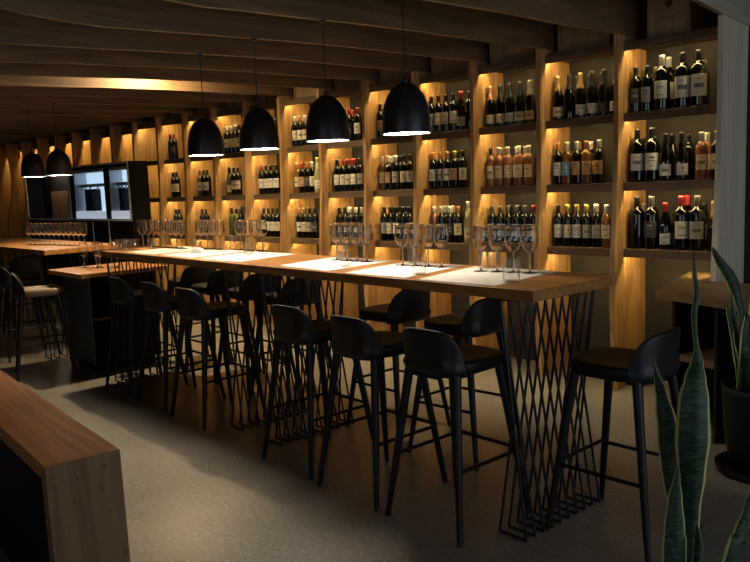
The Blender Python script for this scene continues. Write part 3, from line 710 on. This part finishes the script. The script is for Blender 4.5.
# ------------------------------------------------------------------ waterfall bench in the foreground
zb = .60
A = atZ(49, 470, zb); B = atZ(120, 449, zb); C_ = atZ(19, 382, zb); D_ = atZ(-60, 452, zb)
ax = (C_-B); ax.z = 0; ang = math.atan2(-ax.y, -ax.x); Lb = ax.length
wdt = .245
t = thing('bench', 'waterfall plywood bench corner standing nearest on the concrete floor', 'bench', (B.x, B.y, 0), ang)
MB().prism([(-1.75, zb-.05), (-.05, zb-.05), (0, zb), (-1.75, zb)], 'y', -wdt, 0).build('bench_top', BENCH, t, bevel=.002)
MB().prism([(-.035, 0), (.022, 0), (0, zb-.001), (-.049, zb-.051)], 'y', -wdt, 0).build('end_panel', BEND, t, bevel=.002)
MB().box((-1.70, -wdt+.02, 0), (-.055, -wdt+.035, zb-.05)).build('side_panel', CABM, t)  # this and the next black sheet paint the unlit hollow under the top
MB().box((-1.70, -.035, 0), (-.055, -.02, zb-.05)).build('side_panel', CABM, t)
MB().box((-1.75, -wdt, 0), (-1.70, 0, zb-.05)).build('end_panel', BEND, t)

# ------------------------------------------------------------------ snake plants
def leaf(pts, parent, seed=0, tilt=.0):
    """pts: (centre Vector, width, face direction angle) from tip to root"""
    rr = random.Random(seed); m = MB(); n = 9; rows = []
    P = [Vector(p[0]) for p in pts]; Wd = [p[1] for p in pts]
    SUB = 6; cs = []; ws = []
    for i in range(len(P)-1):
        p0 = P[max(0, i-1)]; p1 = P[i]; p2 = P[i+1]; p3 = P[min(len(P)-1, i+2)]
        for k in range(SUB):
            u = k/SUB
            cs.append(.5*((2*p1)+(p2-p0)*u+(2*p0-5*p1+4*p2-p3)*u*u+(3*p1-p0-3*p2+p3)*u**3)); e = u*u*(3-2*u); ws.append(Wd[i]*(1-e)+Wd[i+1]*e)
    cs.append(P[-1]); ws.append(Wd[-1])
    vs = []; uv = []; tot = len(cs)
    for i, (c, w) in enumerate(zip(cs, ws)):
        d = (cs[min(tot-1, i+1)]-cs[max(0, i-1)]).normalized()
        a = tilt + YAW + .35*math.sin(i/tot*4+seed)
        side = Vector((math.cos(a), math.sin(a), 0)); side = (side-d*side.dot(d)).normalized(); nor = side.cross(d)
        for k in range(n):
            s = k/(n-1)*2-1
            vs.append(c+side*(s*w/2)+nor*(abs(s)**2*w*.22)); uv.append((k/(n-1), i/tot*len(pts)*.35))
    fs = [(i*n+k, i*n+k+1, (i+1)*n+k+1, (i+1)*n+k) for i in range(tot-1) for k in range(n-1)]
    o = m.add(vs, fs, True, uv)
    base = parent.location
    o.v = [tuple(Vector(q)-base) for q in o.v]
    ob = o.build('leaf', LEAF, parent)
    md = ob.modifiers.new('thickness', 'SOLIDIFY'); md.thickness = .0022 if ws[tot//2] < .06 else .003; md.offset = 0
    return ob
DN = 1.22
root = atD(686, 700, DN+.02)
t = thing('snake_plant', 'tall snake plant with yellow-edged leaves rising closest to the viewer', 'plant', (root.x, root.y, root.z-.02))
def near(lst, dep, seed, tilt=0):
    pts = [(atD(x, y, dep+dz), w*dep/F) for x, y, w, dz in lst]
    x, y, w, dz = lst[-1]
    pts.append((Vector((root.x+(x-686)*.0006, root.y+dz*.5+(dep-DN)*.6, root.z)), w*dep/F*.7))
    leaf(pts, t, seed, tilt)
near([(693.3, 253, 1.5, .05), (695, 275, 5, .045), (697.5, 292, 7, .04), (695, 312, 6.5, .03), (695, 330, 5, .02), (697, 346, 5, .015), (698, 362, 13, .01), (697, 380, 22, 0), (695.5, 402, 30, 0), (694, 440, 33, 0), (692, 475, 27, .01), (690, 515, 19, .02), (690, 562, 16, .02)], DN, 1)
near([(652, 357, 1, -.02), (656, 372, 4, -.02), (661, 392, 10, -.01), (666, 420, 18, -.01), (670, 448, 25, 0), (674, 480, 26, 0), (679, 515, 22, 0), (683, 562, 18, 0)], DN+.05, 2, -.3)
near([(678.5, 465, 1, 0), (677, 480, 6, 0), (675.5, 500, 13, 0), (675, 530, 20, 0), (676, 562, 25, 0)], DN-.06, 3, .1)
near([(697, 524, 1, 0), (698, 540, 6, 0), (698, 562, 11, 0)], DN-.03, 4, .2)
near([(752, 488, 1, 0), (748, 510, 9, 0), (742, 535, 18, 0), (735, 562, 27, 0)], DN-.08, 5, .2)
MB().lathe([(.105, -.10), (.135, .0), (.142, .03), (.135, .03), (.128, .005), (.001, .004)], 32, cap=False).build('pot', POTM, t)
MB().lathe([(.126, .004), (.001, .012)], 24, cap=False).build('soil', SOIL, t)
st = thing('plant_stand', 'black pedestal stand carrying the closest snake plant', 'plant stand', (root.x, root.y, 0))
ph_ = root.z-.12
MB().lathe([(.16, 0), (.16, .02), (.03, .03)], 28).build('base', POTM, st)
MB().tube((0, 0, .03), (0, 0, ph_-.02), .02).build('column', POTM, st)
MB().lathe([(.03, ph_-.025), (.13, ph_-.015), (.13, ph_)], 28).build('tray', POTM, st)

pc = Vector((-1.262, 3.84, 0))
t = thing('snake_plant', 'snake plant in a big black floor pot in front of the side desk', 'plant', pc)
MB().lathe([(.13, .03), (.155, .03), (.185, .2), (.198, .40), (.20, .43), (.185, .43), (.178, .385), (.001, .384)], 40, cap=False).build('pot', POTM, t)
MB().lathe([(.18, .0), (.215, .004), (.225, .035), (.215, .035), (.205, .012), (.001, .012)], 40, cap=False).build('saucer', POTM, t)
MB().lathe([(.179, .386), (.001, .395)], 30, cap=False).build('soil', SOIL, t)
DP = 3.55
def far(lst, seed, rx, ry, tilt=0, dd=0):
    pts = [(atD(x, y, DP+dd), w*DP/F) for x, y, w in lst]
    pts.append((Vector((pc.x+rx, pc.y+ry, .385)), pts[-1][1]*.8)); leaf(pts, t, seed, tilt)
far([(712.5, 247, 1), (716, 255, 6), (722, 264, 9), (730, 275, 12), (736, 287, 13), (740, 300, 11), (743, 316, 9), (744, 340, 11), (745, 365, 12)], 11, -.09, -.03, .0)
far([(727, 304, 1), (730, 316, 6), (734, 332, 9), (738, 352, 12), (742, 372, 12)], 12, -.11, .02, .3)
far([(748, 316, 6), (748, 335, 13), (748, 360, 15)], 13, -.06, -.06, .1, -.1)
far([(731, 293, 1), (733, 310, 4), (737, 330, 6), (741, 350, 9), (744, 370, 10)], 14, -.07, .06, -.4)
far([(757, 262, 1), (758, 285, 10), (756, 320, 14), (754, 360, 15)], 15, -.02, .03, .0)
far([(775, 240, 1), (772, 280, 12), (768, 330, 16)], 16, .05, .0, .2)
far([(735, 330, 3), (739, 345, 8), (743, 365, 10)], 17, -.1, -.08, .5, -.06)

# ------------------------------------------------------------------ light and view
w = bpy.data.worlds.new('overcast_sky'); S.world = w; w.use_nodes = True
bg = w.node_tree.nodes['Background']; bg.inputs['Color'].default_value = (.96, .98, 1, 1); bg.inputs['Strength'].default_value = 2.1
pl = bpy.data.lights.new('window_portal', 'AREA'); pl.shape = 'RECTANGLE'; pl.size = WY1-WY0; pl.size_y = WZ1-WZ0; pl.cycles.is_portal = True
po = link('window_portal', pl); po.location = (XR+.14, (WY0+WY1)/2, (WZ0+WZ1)/2); po.rotation_euler = (PI/2, 0, PI/2)
p2 = bpy.data.lights.new('front_portal', 'AREA'); p2.shape = 'RECTANGLE'; p2.size = FX1-FX0; p2.size_y = FZ1-FZ0; p2.cycles.is_portal = True
po = link('front_portal', p2); po.location = ((FX0+FX1)/2, YF-.12, (FZ0+FZ1)/2); po.rotation_euler = (PI/2, 0, 0)
S.cycles.use_denoising = True
S.cycles.max_bounces = 40; S.cycles.transparent_max_bounces = 48; S.cycles.transmission_bounces = 40; S.cycles.diffuse_bounces = 4; S.cycles.glossy_bounces = 5
S.cycles.sample_clamp_indirect = 4; S.cycles.caustics_reflective = False
vs_ = S.view_settings; S.display_settings.display_device = 'sRGB'
vs_.view_transform = 'Standard'; vs_.look = 'None'; vs_.gamma = 1; vs_.use_curve_mapping = False; vs_.exposure = 0
